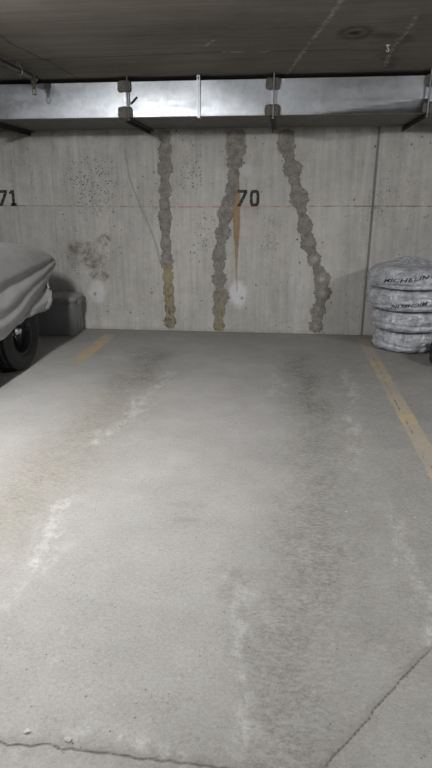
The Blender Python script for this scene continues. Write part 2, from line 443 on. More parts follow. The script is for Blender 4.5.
for (u, v, rx, ry, k) in [(90, 185, .32, .35, 1), (190, 175, .16, .2, .9), (205, 230, .14, .3, .8), (85, 260, .3, .2, .8), (268, 240, .12, .3, .5), (395, 200, .3, .3, .35), (20, 170, .3, .2, .3)]:
    pk = np.maximum(pk, k*spot(X, Z, wl([(u, v)])[0], rx, ry))
set_attr(wall_me, 'pock', pk)
dp, dq = pl_dist(X, Z, wl([(235, 168), (236, 200), (236.5, 235), (236.5, 262), (237, 292)]))
set_attr(wall_me, 'drip', np.interp(dq, [0, 1, 2, 3, 4], [.042, .05, .034, .012, .006]) - dp)
wall = struct(link_mesh('wall_back', wall_me, M['wall']))

# injected crack repairs: beads of mortar trowelled over the cracks
def crack_repair(label, pts, yellow, black, lime, seed):
    P = [wl([(u, v)])[0] for u, v, r in pts]; Rr = [r for u, v, r in pts]
    x0 = min(p[0] for p in P)-.2; x1 = max(p[0] for p in P)+.2
    gx = np.arange(x0, x1, .0065); gz = np.arange(.004, 2.19, .0065)
    A, B = np.meshgrid(gx, gz)
    d, par = pl_dist(A, B, P)
    f = .058 + .010*np.sin(par*9+seed) - d
    hgt = np.zeros(A.shape); portm = np.zeros(A.shape)
    for i, (p, r) in enumerate(zip(P, Rr)):
        if r <= 0: continue
        dd = np.hypot(A-p[0], B-p[1]); th = np.arctan2(B-p[1], A-p[0])
        k = 7 + (i*5+seed) % 5
        rr = r*(1 + .05*np.sin(k*th+i*2.1+seed) + .06*np.sin((2*k+3)*th+i+seed*1.7) + .06*np.sin(31*th+i))
        f = np.maximum(f, rr-dd)
        hgt = np.maximum(hgt, .014*np.exp(-(dd/(r*.5))**2))
        portm = np.maximum(portm, np.exp(-(dd/(r*.42))**2)*lime[i] if lime else 0)
    nz = np.array([noise.fractal(Vector((a*26, b*26, seed*3.3)), .7, 2.1, 4) for a, b in zip(A.ravel(), B.ravel())]).reshape(A.shape)
    f = f + nz*.012
    keep = f > -.004
    t = np.clip((f+.004)/.02, 0, 1); t = t*t*(3-2*t)
    Y = D + .002 - t*(.010 + hgt + .004*nz)
    idx = -np.ones(A.shape, int); idx[keep] = np.arange(keep.sum())
    a, b, c, d_ = idx[:-1, :-1], idx[:-1, 1:], idx[1:, 1:], idx[1:, :-1]
    ok = (a >= 0) & (b >= 0) & (c >= 0) & (d_ >= 0)
    q = np.stack([a[ok], b[ok], c[ok], d_[ok]], -1)
    me = bpy.data.meshes.new('crack_repair')
    me.from_pydata(np.stack([A[keep], Y[keep], B[keep]], -1).tolist(), [], q.tolist()); me.update()
    set_attr(me, 'yellow', np.interp(B[keep], yellow[0], yellow[1]))
    set_attr(me, 'black', np.interp(B[keep], black[0], black[1]))
    set_attr(me, 'lime', portm[keep]); set_attr(me, 'edge', (1-t)[keep])
    o = link_mesh('crack_repair', me, M['mortar'], wall); o['label'] = label
    return o
crack_repair('grey and ochre streaked mortar strip running straight down', [(165, 136, .075), (165, 150, .082), (165, 168, .092), (165, 191, .08), (165, 217, .085), (166, 246, .06), (167, 262, .08), (168, 276, .075), (169, 292, .07), (170, 308, .07), (170, 322, .08)],
    ([0, .2, .6, .72, .78], [.55, .75, 1, 1, 0]), ([0, .15, .55, .62], [1, .9, .4, 0]), None, 1)
crack_repair('crooked mortar strip with mossy yellow streaks at its foot', [(236, 138, .11), (236, 148, .115), (234.5, 162, .09), (232, 188, .075), (228, 202, .075), (225, 214, .09), (223, 233, .095), (219, 256, .09), (219, 279, .09), (221, 296, .1), (219, 310, .085), (219, 326, .07)],
    ([0, .1, .3, .45, .55], [.8, .7, .45, .3, 0]), ([0, .2, .5], [.6, .4, .1]), [0]*12, 4)
crack_repair('slanting mortar strip with pale round injection spots', [(286, 137, .09), (286, 145, .10), (292, 169, .105), (295, 183, 0), (299, 198, .105), (305, 227, .09), (308, 243, .09), (314, 259, .085), (322, 279, .1), (323, 293, .1), (318, 311, .09), (316, 326, .085)],
    ([0, 1], [0, 0]), ([0, 1], [.15, .1]), [0, 0, .2, 0, .2, 0, .2, 1, 1, .6, .3, .5], 8)

# stall numbers stencilled on the wall
def flat_polys(name, polys, label):
    bm = bmesh.new()
    for poly in polys:
        outer = poly
        vs = [bm.verts.new((x, D-.0015, z)) for x, z in outer]
        bm.faces.new(vs)
    r = bmesh.ops.extrude_face_region(bm, geom=list(bm.faces))
    for v in [g for g in r['geom'] if isinstance(g, bmesh.types.BMVert)]: v.co.y = D+.004
    o = from_bm(name, bm, M['stencil'], wall); o['label'] = label
    return o
def digit7(x, z, w, h, s=.032):
    return [[(x, z+h), (x+w, z+h), (x+w, z+h-s), (x, z+h-s)], [(x+w-s*1.15, z+h-s), (x+w, z+h-s), (x+s*1.1, z), (x-.005, z)]]
def digit0(x, z, w, h, s=.032):
    def ring(i, n=28):
        ww, hh = w/2-i, h/2-i; pts = []
        for k in range(n):
            t = 2*PI*k/n; c_, s_ = math.cos(t), math.sin(t); e = .55
            pts.append((x+w/2+ww*math.copysign(abs(c_)**e, c_), z+h/2+hh*math.copysign(abs(s_)**e, s_)))
        return pts
    a, b = ring(0), ring(s); n = len(a)
    return [[a[k], a[(k+1) % n], b[(k+1) % n], b[k]] for k in range(n)]
def digit1(x, z, h, s=.034):
    return [[(x-s/2, z), (x+s/2, z), (x+s/2, z+h), (x-s/2, z+h)], [(x-s/2, z+h), (x-s/2-.026, z+h-.02), (x-s/2-.026, z+h-.045), (x-s/2, z+h-.035)], [(x-.034, z), (x+.034, z), (x+.034, z+.03), (x-.034, z+.03)]]
flat_polys('stall_number', digit7(-.495, 1.412, .105, .172) + digit0(-.362, 1.412, .106, .172), 'black stencilled number 70')
flat_polys('stall_number', digit7(-3.235, 1.414, .105, .172) + digit1(-3.062, 1.414, .172), 'black stencilled number 71')

# ------------------------------------------------------------------ floor
xs = axis_vals(XL, -3.4, 2.4, XR, .0125)
ys = np.unique(np.round(np.concatenate([np.arange(YF, .8, .5), np.arange(.8, 2.2, .006), np.arange(2.2, D, .02), [D]]), 5))
X, Y = np.meshgrid(xs, ys)
crack = fl([(-30, 736), (0, 742), (40, 744), (72, 748), (110, 752), (160, 759), (216, 767), (260, 775)])
cut = fl([(470, 606), (432, 648), (405, 675), (380, 703), (350, 740), (325, 766), (300, 794)])
lcrack = fl([(362, 343), (376, 363), (387, 386), (400, 412), (415, 440), (431, 468), (450, 500)])
def jitter(pts, step, amp, seed):
    rnd = random.Random(seed); out = []
    for (ax, ay), (bx, by) in zip(pts, pts[1:]):
        L = math.hypot(bx-ax, by-ay); n = max(1, int(L/step))
        for k in range(n): out.append((ax+(bx-ax)*k/n+rnd.uniform(-amp, amp), ay+(by-ay)*k/n+rnd.uniform(-amp, amp)))
    return out + [pts[-1]]
crack, cut, lcrack = jitter(crack, .025, .007, 1), jitter(cut, .03, .004, 2), jitter(lcrack, .06, .010, 3)
cd, _ = pl_dist(X, Y, crack); ud, _ = pl_dist(X, Y, cut); ld, _ = pl_dist(X, Y, lcrack)
lb, _ = pl_dist(X, Y, fl([(400, 412), (408, 408)])); ld = np.minimum(ld, lb)
Zf = -.006*np.exp(-(cd/.012)**2) - .005*np.exp(-(ud/.010)**2)
floor_me = grid_mesh('floor', np.stack([X, Y, Zf], -1))
set_attr(floor_me, 'crack_d', cd); set_attr(floor_me, 'cut_d', ud); set_attr(floor_me, 'line_crack_d', ld)
tk = np.zeros(X.shape)
def add(arr, pts, w, k): return np.maximum(arr, k*stroke(X, Y, fl(pts), w))
tk = add(tk, [(150, 352), (132, 380), (100, 420), (60, 460), (10, 515)], [.24, .27, .29, .29, .29], .78)
tk = add(tk, [(158, 356), (150, 366), (138, 382)], [.14, .17, .15], .95)
tk = add(tk, [(302, 356), (308, 390), (318, 430), (320, 500), (312, 560), (300, 620), (290, 690), (275, 780)], [.22, .27, .27, .26, .25, .24, .22, .20], .72)
tk = add(tk, [(296, 360), (306, 380), (314, 410)], [.13, .2, .18], 1.0)
tk = add(tk, [(338, 370), (348, 420), (352, 480), (360, 560), (372, 640)], [.13, .14, .14, .13, .13], .5)
tk = add(tk, [(240, 580), (262, 610), (258, 660)], [.10, .14, .1], .5)
tk = add(tk, [(432, 430), (400, 395)], [.14, .12], .55)
tk = np.maximum(tk, .30*np.clip((Y-5.6)/.9, 0, 1))  # whole floor darker towards the back wall
tk = np.maximum(tk, .45*np.clip((X-.2)/.5, 0, 1))  # whole floor darker on the right side
tk = np.maximum(tk, .9*np.clip((Y-6.60)/.04, 0, 1))  # dark strip where the floor meets the back wall
set_attr(floor_me, 'track_dark', tk)
sc = np.zeros(X.shape)
sc = add(sc, [(168, 372), (160, 384), (140, 404), (118, 424), (98, 444)], [.05, .06, .07, .06, .05], .85)
sc = add(sc, [(70, 500), (60, 515), (45, 545), (25, 575), (8, 600)], [.06, .065, .065, .06, .05], .95)
sc = add(sc, [(90, 360), (120, 356), (150, 352)], [.08, .1, .1], .5)
sc = add(sc, [(345, 370), (352, 400), (352, 440), (358, 470)], [.05, .05, .05, .05], .8)
sc = add(sc, [(385, 505), (402, 540), (416, 572), (424, 610), (428, 640)], [.05, .05, .04, .045, .05], .85)
sc = add(sc, [(243, 640), (240, 690), (232, 740), (225, 768)], [.03, .04, .035, .04], .75)
sc = add(sc, [(55, 630), (46, 660)], [.02, .02], .6)
sc = add(sc, [(0, 728), (30, 735), (75, 742), (120, 745), (200, 760)], [.04, .05, .045, .04, .04], .8)
sc = add(sc, [(230, 570), (248, 600), (250, 640)], [.06, .05, .05], .5)
sc = add(sc, [(272, 365), (276, 395)], [.06, .06], .45)
set_attr(floor_me, 'scuff', sc)
wm = np.zeros(X.shape)
wm = add(wm, [(120, 400), (60, 460), (0, 530)], [.3, .34, .34], 1.0)
wm = add(wm, [(10, 470), (0, 500)], [.3, .3], .6)
wm = add(wm, [(305, 620), (300, 700)], [.12, .12], .4)
set_attr(floor_me, 'warm', wm)
so = np.zeros(X.shape)
for (u, v, rx, ry, k) in [(186, 520, .085, .022, .75), (188, 505, .10, .03, .35), (111, 604, .007, .008, 1.5), (240, 575, .06, .03, .35), (268, 575, .05, .05, .4), (295, 578, .05, .05, .3), (75, 648, .007, .007, 1.2), (230, 590, .03, .08, .4)]:
    so = np.maximum(so, k*spot(X, Y, fl([(u, v)])[0], rx, ry))
set_attr(floor_me, 'spot', so)
floor = struct(link_mesh('floor', floor_me, M['floor']))

def parking_line(x, y0, y1, keep_fn, label, w=.1):
    gx = np.linspace(x-w/2, x+w/2, 7); gy = np.arange(y0, y1, .02)
    A, B = np.meshgrid(gx, gy)
    ed = .003*np.sin(B*19)+.003*np.sin(B*83+2)
    A2 = A + ed*np.sign(A-x)*(np.abs(A-x) > w*.4)
    me = grid_mesh('parking_line', np.stack([A2, B, np.full(A.shape, .0012)], -1))
    set_attr(me, 'keep', keep_fn(A, B))
    l_, _ = pl_dist(A, B, lcrack); set_attr(me, 'line_crack_d', l_)
    o = link_mesh('parking_line', me, M['yellow'], floor); o['label'] = label
parking_line(-1.925, 5.16, 6.36, lambda a, b: np.clip((b-5.12)/.3, .3, 1)*1.1, 'short worn yellow stall line', .14)
parking_line(.935, .9, 6.45, lambda a, b: np.clip(.5 + .25*np.sin(b*5.1)+.2*np.sin(b*13), 0, .9), 'long worn yellow stall line with a crack along it', .115)

# loose chips lying along the broken floor joint
for (u, v, r, lb) in ((27, 732, .008, 'small pale concrete chip by the floor joint, nearest the left edge of the picture'), (68, 740, .0085, 'small pale concrete chip by the floor joint, right of another chip'), (230, 671, .005, 'tiny white pebble alone in the middle of the empty stall floor')):
    p = at(u, v, z=0); bm = bmesh.new(); bmesh.ops.create_icosphere(bm, subdivisions=3, radius=1)
    for q in bm.verts:
        n_ = 1+.45*noise.noise(q.co*1.6+Vector((u, v, 0))); q.co = Vector((q.co.x*r*1.25*n_, q.co.y*r*n_, max(-.35, q.co.z)*r*.6*n_ + r*.6*.35))
    o = from_bm('concrete_chip' if r > .006 else 'pebble', bm, M['chip'], None, False); o.location = (p.x, p.y, .0005)
    tag(o, lb, 'concrete chip' if r > .006 else 'pebble')

# ------------------------------------------------------------------ ceiling and other walls
xs = axis_vals(XL, -3, 2.2, XR, .025); ys = axis_vals(YF, 3.2, D, D, .02)
X, Y = np.meshgrid(xs, ys)
ceil_me = grid_mesh('ceiling', np.stack([X, Y, np.full(X.shape, CEIL)], -1)[:, ::-1])
Xr, Yr = X[:, ::-1], Y[:, ::-1]
wd = np.full(X.shape, 9.)
for pts in ([(345, -6), (338, 5), (326, 22), (312, 40), (300, 56), (286, 76)], [(222, 52), (262, 52), (272, 51)], [(418, 14), (408, 30), (396, 44), (388, 56), (385, 66)], [(205, 46), (214, 40)]):
    d, _ = pl_dist(Xr, Yr, cl(pts)); wd = np.minimum(wd, d)
set_attr(ceil_me, 'white_d', wd)
dd = np.full(X.shape, 9.)
for pts in ([(-10, 27), (10, 43), (45, 60), (78, 78)], [(0, 61), (45, 59), (90, 57.5), (150, 55), (222, 52)], [(272, 51), (330, 50), (380, 50)]):
    d, _ = pl_dist(Xr, Yr, cl(pts)); dd = np.minimum(dd, d)
set_attr(ceil_me, 'dark_d', dd)
c = cl([(355, 33)])[0]
q = np.hypot((Xr-c[0])/.125, (Yr-c[1])/.19)
st = .7*np.exp(-((q-.8)/.28)**2) + .25*(q < .8) + 1.4*np.clip(1.6-np.hypot((Xr-c[0])/.04, (Yr-c[1])/.045)*1.1, 0, 1)
c2 = cl([(395, 42)])[0]
st = np.maximum(st, .7*stroke(Xr, Yr, cl([(372, 35), (390, 37), (404, 38)]), [.06, .08, .05]))
st = np.maximum(st, .6*stroke(Xr, Yr, cl([(404, 38), (392, 52), (386, 68)]), [.06, .07, .06]))
st = np.maximum(st, .35*stroke(Xr, Yr, cl([(200, 30), (260, 22), (300, 25)]), [.3, .4, .3]))
st = np.maximum(st, .9*stroke(Xr, Yr, cl([(42, 59), (50, 60)]), [.05, .05]))
set_attr(ceil_me, 'stain', st)
ceiling = struct(link_mesh('ceiling', ceil_me, M['ceil']))
for nm, co in (('wall_left', [(XL, YF, 0), (XL, D, 0), (XL, D, CEIL), (XL, YF, CEIL)]), ('wall_right', [(XR, D, 0), (XR, YF, 0), (XR, YF, CEIL), (XR, D, CEIL)]), ('wall_front', [(XR, YF, 0), (XL, YF, 0), (XL, YF, CEIL), (XR, YF, CEIL)])):
    me = bpy.data.meshes.new(nm); me.from_pydata(co, [], [(0, 1, 2, 3)]); me.update()
    struct(link_mesh(nm, me, M['other'], smooth=False))

# ------------------------------------------------------------------ ventilation duct
ZB, ZT, Y0, Y1 = 2.208, 2.5, 5.7, 6.62
SEAMS = [-4.3, -2.829, -1.46, -.783, -.122, 1.246, 2.6]
duct = thing('air_duct', 'long galvanised sheet metal duct running below the ceiling along the back wall', 'duct', (0, Y0, ZB))
def loc(bm, off):
    for v in bm.verts: v.co -= Vector(off)
def duct_section(x0, x1, bulge, tilt, crease, label=None):
    nx, nz_ = 36, 14
    gx = np.linspace(x0, x1, nx); gz = np.linspace(ZB, ZT, nz_)
    A, B = np.meshgrid(gx, gz); u = (A-x0)/(x1-x0); v = (B-ZB)/(ZT-ZB)
    yo = Y0 - bulge*np.sin(PI*u)*np.sin(PI*v) + tilt*(v-.5)
    if crease:
        uc = np.clip((u-.25)/.75, 0, 1); hgt = .42*uc
        yo = yo + np.clip(hgt-v, 0, 1)*.2
    bm = bmesh.new()
    V = [[bm.verts.new((A[j, i], yo[j, i], B[j, i])) for i in range(nx)] for j in range(nz_)]
    for j in range(nz_-1):
        for i in range(nx-1): bm.faces.new((V[j][i], V[j][i+1], V[j+1][i+1], V[j+1][i]))
    bt = [bm.verts.new((A[0, i], Y1, ZB)) for i in range(nx)]; tp = [bm.verts.new((A[0, i], Y1, ZT)) for i in range(nx)]
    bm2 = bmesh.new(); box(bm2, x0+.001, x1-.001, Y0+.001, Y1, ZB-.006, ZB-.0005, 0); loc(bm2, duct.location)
    from_bm('shaded_bottom', bm2, M['duct_shade'], duct)  # sheet under the duct with the shade painted into its colour
    for i in range(nx-1):
        bm.faces.new((bt[i], bt[i+1], V[0][i+1], V[0][i])); bm.faces.new((V[-1][i], V[-1][i+1], tp[i+1], tp[i])); bm.faces.new((tp[i], tp[i+1], bt[i+1], bt[i]))
    loc(bm, duct.location)
    o = from_bm('duct_section', bm, M['duct'], duct)
    if label: o['label'] = label
    return o
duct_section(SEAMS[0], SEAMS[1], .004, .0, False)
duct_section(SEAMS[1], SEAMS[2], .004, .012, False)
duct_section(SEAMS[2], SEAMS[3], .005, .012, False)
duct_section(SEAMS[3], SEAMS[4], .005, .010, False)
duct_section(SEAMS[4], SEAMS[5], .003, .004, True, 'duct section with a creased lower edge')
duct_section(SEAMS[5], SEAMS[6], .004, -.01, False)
for sx in SEAMS[1:3] + SEAMS[4:6]:
    bm = bmesh.new()     # flange ring at the joint
    box(bm, sx-.012, sx+.012, Y0-.012, Y0-.0005, ZB-.012, ZT+.006, .002)
    box(bm, sx-.012, sx+.012, Y0-.012, Y1, ZB-.014, ZB-.0008, .002)
    loc(bm, duct.location); o = from_bm('flange', bm, M['duct'], duct)
    for (za, zb, w) in ((ZT-.09, ZT+.008, .062), (ZB-.012, ZB+.085, .068)):
        bm = bmesh.new()
        bmesh.ops.create_icosphere(bm, subdivisions=4, radius=1)
        for v in bm.verts:
            c_ = v.co
            sg = lambda t: math.copysign(abs(t)**.42, t)
            n_ = noise.fractal(c_*3+Vector((sx*5, za, 0)), .8, 2, 3)*.10
            v.co = Vector((sx + sg(c_.x)*w*.98*(1+n_), Y0-.006 + sg(c_.y)*.030*(1+n_), (za+zb)/2 + sg(c_.z)*(zb-za)/2*(1+n_)))
        loc(bm, duct.location); p = from_bm('sealant_patch', bm, M['lump'], duct, True)
# drive clip seam
bm = bmesh.new(); box(bm, SEAMS[3]-.008, SEAMS[3]+.008, Y0-.006, Y0+.004, ZB-.004, ZT, .002)
loc(bm, duct.location); from_bm('seam_clip', bm, M['duct'], duct)
# small loose clip beside first visible joint
bm = bmesh.new(); tube(bm, [at(137, 97, y=Y0-.012), at(131, 104, y=Y0-.012)], .009, 8); loc(bm, duct.location)
from_bm('latch', bm, M['steel'], duct)

hl = ['dark trapeze hanger under the duct at the far left above the number 71', 'dark trapeze hanger under the duct above the straight mortar strip', 'dark trapeze hanger under the duct above the slanting mortar strip', 'dark trapeze hanger under the duct at the far right above the wrapped tyres']
for i, sx in enumerate((SEAMS[1]+.06, SEAMS[2]+.035, SEAMS[4]+.01, SEAMS[5]-.03)):
    t = thing('duct_hanger', hl[i], 'hanger', (sx, Y0, ZB-.014), 'trapeze hangers holding the duct')
    bm = bmesh.new()
    z1 = -.002
    box(bm, -.022, .022, -.055, D-Y0-.004, z1-.006, z1, 0); box(bm, -.022, -.016, -.055, D-Y0-.004, z1-.04, z1, 0)
    from_bm('crossbar', bm, M['steel'], t)
    bm = bmesh.new(); tube(bm, [(.0, -.046, z1-.02), (.0, -.046, CEIL-ZB+.014)], .0065, 8); from_bm('threaded_rod', bm, M['rod'], t)
    bm = bmesh.new(); tube(bm, [(.0, -.046, z1-.018), (.0, -.046, z1-.007)], .012, 6); from_bm('nut', bm, M['rod'], t)
st_ = thing('hanger_strap', 'narrow perforated steel strap hanging in front of the duct between two joints', 'strap', (SEAMS[3], Y0-.02, ZB-.012))
bm = bmesh.new()
hgt = CEIL-(ZB-.012)
n = 22
for k in range(n):      # perforated band: rungs and rails
    za, zb = hgt*k/n, hgt*(k+1)/n
    box(bm, -.013, .013, 0, .0025, za, za+.006); box(bm, -.013, -.005, 0, .0025, za+.006, zb); box(bm, .005, .013, 0, .0025, za+.006, zb)
from_bm('strap_band', bm, M['strap'], st_)
bm = bmesh.new(); box(bm, -.013, .013, 0, .1, -.003, 0); from_bm('strap_foot', bm, M['strap'], st_)
bm = bmesh.new(); tube(bm, [(0, -.006, hgt-.022), (0, .0, hgt-.022)], .008, 6); from_bm('screw', bm, M['steel'], st_)

# ------------------------------------------------------------------ sprinkler pipe
PX, PY, PZ = -2.14, 5.27, 2.47
sp = thing('sprinkler_pipe', 'dark sprinkler pipe under the ceiling ending at a small hanging sprinkler head', 'pipe', (PX, PY, PZ))
bm = bmesh.new(); tube(bm, [(0, 0, 0), (0, -.6, 0), (0, -1.8, 0), (0, -1.85, .01), (0, -1.87, .03), (0, -1.87, CEIL-PZ)], .027, 16); from_bm('pipe', bm, M['pipe'], sp, True)
bm = bmesh.new(); tube(bm, [(0, -.05, 0), (0, .035, 0)], .031, 16); tube(bm, [(0, 0, .0), (0, 0, -.05)], .022, 14); from_bm('elbow', bm, M['pipe'], sp, True)
bm = bmesh.new(); tube(bm, [(0, 0, -.05), (0, 0, -.062), (0, 0, -.066), (0, 0, -.085)], [.017, .017, .011, .010], 12)
for sg in (-1, 1): tube(bm, [(sg*.010, 0, -.08), (sg*.016, 0, -.095), (sg*.012, 0, -.118), (0, 0, -.13)], .0035, 6)
h_ = from_bm('sprinkler_head', bm, M['brass'], sp, True)
bm = bmesh.new(); tube(bm, [(0, 0, -.128), (0, 0, -.132)], .02, 14); from_bm('deflector', bm, M['brass'], h_)
bm = bmesh.new()
pts = [(.030*math.sin(t), -.28, .030*-math.cos(t)+0) for t in np.linspace(-2.5, 2.5, 20)]
tube(bm, [(0.0, -.28, CEIL-PZ)] + [(-.006, -.28, .07)] + pts + [(.006, -.28, .07)] + [(0.001, -.28, CEIL-PZ)], .0035, 6)
cl_o = from_bm('clevis_loop', bm, M['rod'], sp, True); cl_o['label'] = 'bright clevis loop'

# little fixings on the ceiling
p = at(388, 45, z=CEIL)
hk = thing('ceiling_hook', 'tiny pale hook hanging from the ceiling near the stained patch', 'hook', (p.x, p.y, CEIL))
bm = bmesh.new(); tube(bm, [(0, 0, 0), (0, 0, -.023)] + [(.009*math.sin(t), 0, -.032+.009*math.cos(t)) for t in np.linspace(0, 4.8, 12)], .004, 6)
from_bm('hook_wire', bm, M['tag'], hk, True)
bm = bmesh.new(); tube(bm, [(0, 0, 0), (0, 0, -.004)], .016, 12); from_bm('hook_plate', bm, M['tag'], hk)

# ------------------------------------------------------------------ wheels
def tyre_mesh(bm, R, W, rin, axis, n=120):
    h = W/2; ed = []
    prof = [(rin, -h*.80), (rin+.02, -h*.93), (rin+(R-rin)*.5, -h*1.0), (R-.035, -h*.97), (R-.012, -h*.86)]
    tread = [(R-.002, -h*.74), (R, -h*.5), (R-.010, -h*.47), (R-.010, -h*.40), (R, -h*.37), (R+.001, -h*.08), (R-.010, -h*.05), (R-.010, h*.05), (R+.001, h*.08), (R, h*.37), (R-.010, h*.40), (R-.010, h*.47), (R, h*.5), (R-.002, h*.74)]
    prof = prof + tread + [(r, -a) for r, a in prof[:5][::-1]]
    tr = range(5, 5+len(tread))
    inner = [(rin-.004, h*.6), (rin-.004, -h*.6)]
    def mod(k, j):
        if j in tr or j in (4, 5+len(tread)):
            return -.008 if (k + (2 if j % 4 < 2 else 0)) % 5 == 0 else 0
        return 0
    lathe(bm, prof + inner, n, axis, mod, closed=True)
def car_wheel(parent, x, y, R=.36, W=.225, side=1):
    w = bpy.data.objects.new('wheel', None); C.objects.link(w); w.parent = parent
    w.location = (x, y, R); w.rotation_euler.z = 0 if side > 0 else PI; w.empty_display_size = .1
    bm = bmesh.new(); tyre_mesh(bm, R, W, R-.145, 'x'); from_bm('tyre', bm, M['rubber'], w, True)
    bm = bmesh.new(); rr = R-.148
    lathe(bm, [(.001, .012), (.055, .012), (.065, .0), (.10, -.012), (.155, -.02), (rr-.035, -.012), (rr-.022, .03), (rr-.016, .082), (rr, .098), (rr+.006, .09), (rr, .05), (rr-.01, -.09), (rr-.004, -.1)], 48)
    for k in range(6):          # dish slots' raised spokes
        t = 2*PI*k/6
        tube(bm, [(.0, .06*math.cos(t), .06*math.sin(t)), (-.003, .17*math.cos(t), .17*math.sin(t))], [.020, .014], 8)
    o = from_bm('rim', bm, M['rim'], w, True)
    bm = bmesh.new()
    lathe(bm, [(.046, .005), (.045, .04), (.040, .052), (.030, .056), (.028, .075), (.022, .082), (.001, .083)], 24)
    for k in range(6):
        t = 2*PI*(k+.5)/6; tube(bm, [(.0, .058*math.cos(t), .058*math.sin(t)), (.028, .058*math.cos(t), .058*math.sin(t))], .009, 6)
    o = from_bm('hub', bm, M['chrome'], w, True); o['label'] = 'shiny metal wheel hub'
    return w

# ------------------------------------------------------------------ covered car
CX0, CX1, CY0, CY1 = -4.05, -2.20, 1.75, 6.16
car = thing('covered_car', 'car under a wrinkled silver grey cover parked on the left with one wheel showing', 'car', ((CX0+CX1)/2, 4.0, 0))
def car_cover():
    NP, NV = 560, 84
    # plan outline by arc length, anticlockwise starting mid right side
    cx, cy = (CX0+CX1)/2, (CY0+CY1)/2
    def outline(inset, rad):
        x0, x1, y0, y1 = CX0+inset, CX1-inset, CY0+inset, CY1-inset
        r = rad
        pts = []
        for (ax, ay, t0) in ((x1-r, y1-r, 0), (x0+r, y1-r, PI/2), (x0+r, y0+r, PI), (x1-r, y0+r, 1.5*PI)):
            for k in range(16):
                t = t0 + PI/2*k/15; pts.append((ax+r*math.cos(t), ay+r*math.sin(t)))
        return np.array(pts)
    def resample(p, n):
        q = np.vstack([p, p[:1]]); s = np.concatenate([[0], np.cumsum(np.hypot(*np.diff(q, axis=0).T))])
        t = np.linspace(0, s[-1], n, endpoint=False)
        return np.stack([np.interp(t, s, q[:, 0]), np.interp(t, s, q[:, 1])], -1)
    def top(y): return np.interp(y, [1.7, 2.0, 2.3, 2.9, 3.7, 4.15, 4.6, 4.9, 5.3, 5.7, 6.0, 6.15], [.98, 1.05, 1.5, 1.66, 1.68, 1.5, 1.2, 1.14, 1.09, 1.01, .95, .93])
    base = resample(outline(0, .42), NP)
    # levels: (inset, fraction of the height between hem and top)
    lv = [(.10, -.02), (.03, .0), (.00, .03), (-.015, .12), (.0, .3), (.03, .55), (.065, .8), (.10, .91), (.15, .97), (.22, 1.0), (.4, 1.02), (.6, 1.035), (.8, 1.04), (.90, 1.04)]
    li = np.linspace(0, len(lv)-1, NV)
    ins = np.interp(li, range(len(lv)), [a for a, b in lv]); fr = np.interp(li, range(len(lv)), [b for a, b in lv])
    P = np.zeros((NV, NP, 3))
    for j in range(NV):
        i_ = ins[j]; hx = (CX1-CX0)/2; hy = (CY1-CY0)/2
        # below .25 a true inset; above it shrink towards the middle
        sx, sy = max(.004, (hx-i_)/hx), max(.004, (hy-i_*(1 if i_ < .25 else 1.9))/hy)
        if i_ >= .25: sy = max(.12, sy)
        q = np.stack([cx+(base[:, 0]-cx)*sx, cy+(base[:, 1]-cy)*sy], -1)
        front = np.clip((base[:, 1]-5.4)/.65, 0, 1)        # elastic pulls the front hem back towards the wheel
        tuck = np.clip((.74-fr[j])/.74, 0, 1)**.95
        q[:, 1] -= front*tuck*1.05
        tp = top(q[:, 1])
        hem = .40 - .03*np.clip((4.6-base[:, 1])/2, 0, 1) + .085*np.clip((base[:, 1]-4.45)/.6, 0, 1)
        z = hem + (tp-hem)*fr[j]
        P[j, :, 0] = q[:, 0]; P[j, :, 1] = q[:, 1]; P[j, :, 2] = z
    # folds
    N = np.zeros_like(P)
    du = np.roll(P, -1, 1)-np.roll(P, 1, 1); dv = np.gradient(P, axis=0)
    N = np.cross(du, dv); N /= (np.linalg.norm(N, axis=2, keepdims=True)+1e-9)
    x, y, z = P[..., 0], P[..., 1], P[..., 2]
    a = 6.20-y; b = .965-z
    phi = np.arctan2(b, np.maximum(a, 1e-3)); rad = np.hypot(a, b)
    def ridge(t): return 1-2*np.abs(((t/(2*PI)) % 1)-.5)*2     # triangle -1..1
    nz1 = np.array([noise.noise(Vector((p[0]*1.7, p[1]*1.7, p[2]*1.7))) for p in P.reshape(-1, 3)]).reshape(x.shape)
    nz2 = np.array([noise.fractal(Vector((p[0]*4.5, p[1]*3.2, p[2]*4.5+9)), .9, 2, 3) for p in P.reshape(-1, 3)]).reshape(x.shape)
    psi = np.arctan2(b, np.maximum(a, 1e-3)*.30) + nz1*.05 + nz2*.025
    fan = np.zeros_like(psi)
    for c0, w0, d0 in ((.34, .075, 1.0), (.62, .035, .6), (.86, .10, 1.1), (1.03, .03, .5), (1.19, .07, 1.0), (1.36, .03, .6), (1.47, .04, .5)):
        fan -= d0*np.exp(-((psi-c0)/w0)**2)
    fan += .16*ridge(psi*42+1)*np.clip(psi/.3, 0, 1)
    side = np.clip((N[..., 0])*1.6, 0, 1)+np.clip(N[..., 1]*1.2, 0, 1)*.25
    amp = .050*np.clip(rad/.40, .10, 1)*np.clip(side, 0, 1)*np.clip(1.5-rad/1.9, .25, 1)
    s_arc = np.arange(NP)/NP*2*PI
    drape = np.sin(s_arc*34+nz1*3)[None if False else slice(None)]*.012
    disp = fan*amp + nz2*.008 + drape*np.clip(1-fr, 0, 1)[:, None]*(1-np.clip(side, 0, 1))
    P = P + N*disp[..., None]
    P -= np.array(car.location)
    return grid_mesh('cover', P, True)
cov = link_mesh('cover', car_cover(), M['cover'], car)
sol = cov.modifiers.new('thick', 'SOLIDIFY'); sol.thickness = .004; sol.offset = -1
for (x, y, sd) in ((-2.275-.1125, 4.90, 1), (-3.975+.1125, 4.90, -1), (-2.275-.1125, 2.6, 1), (-3.975+.1125, 2.6, -1)):
    car_wheel(car, x-car.location.x, y-car.location.y, side=sd)
bm = bmesh.new()
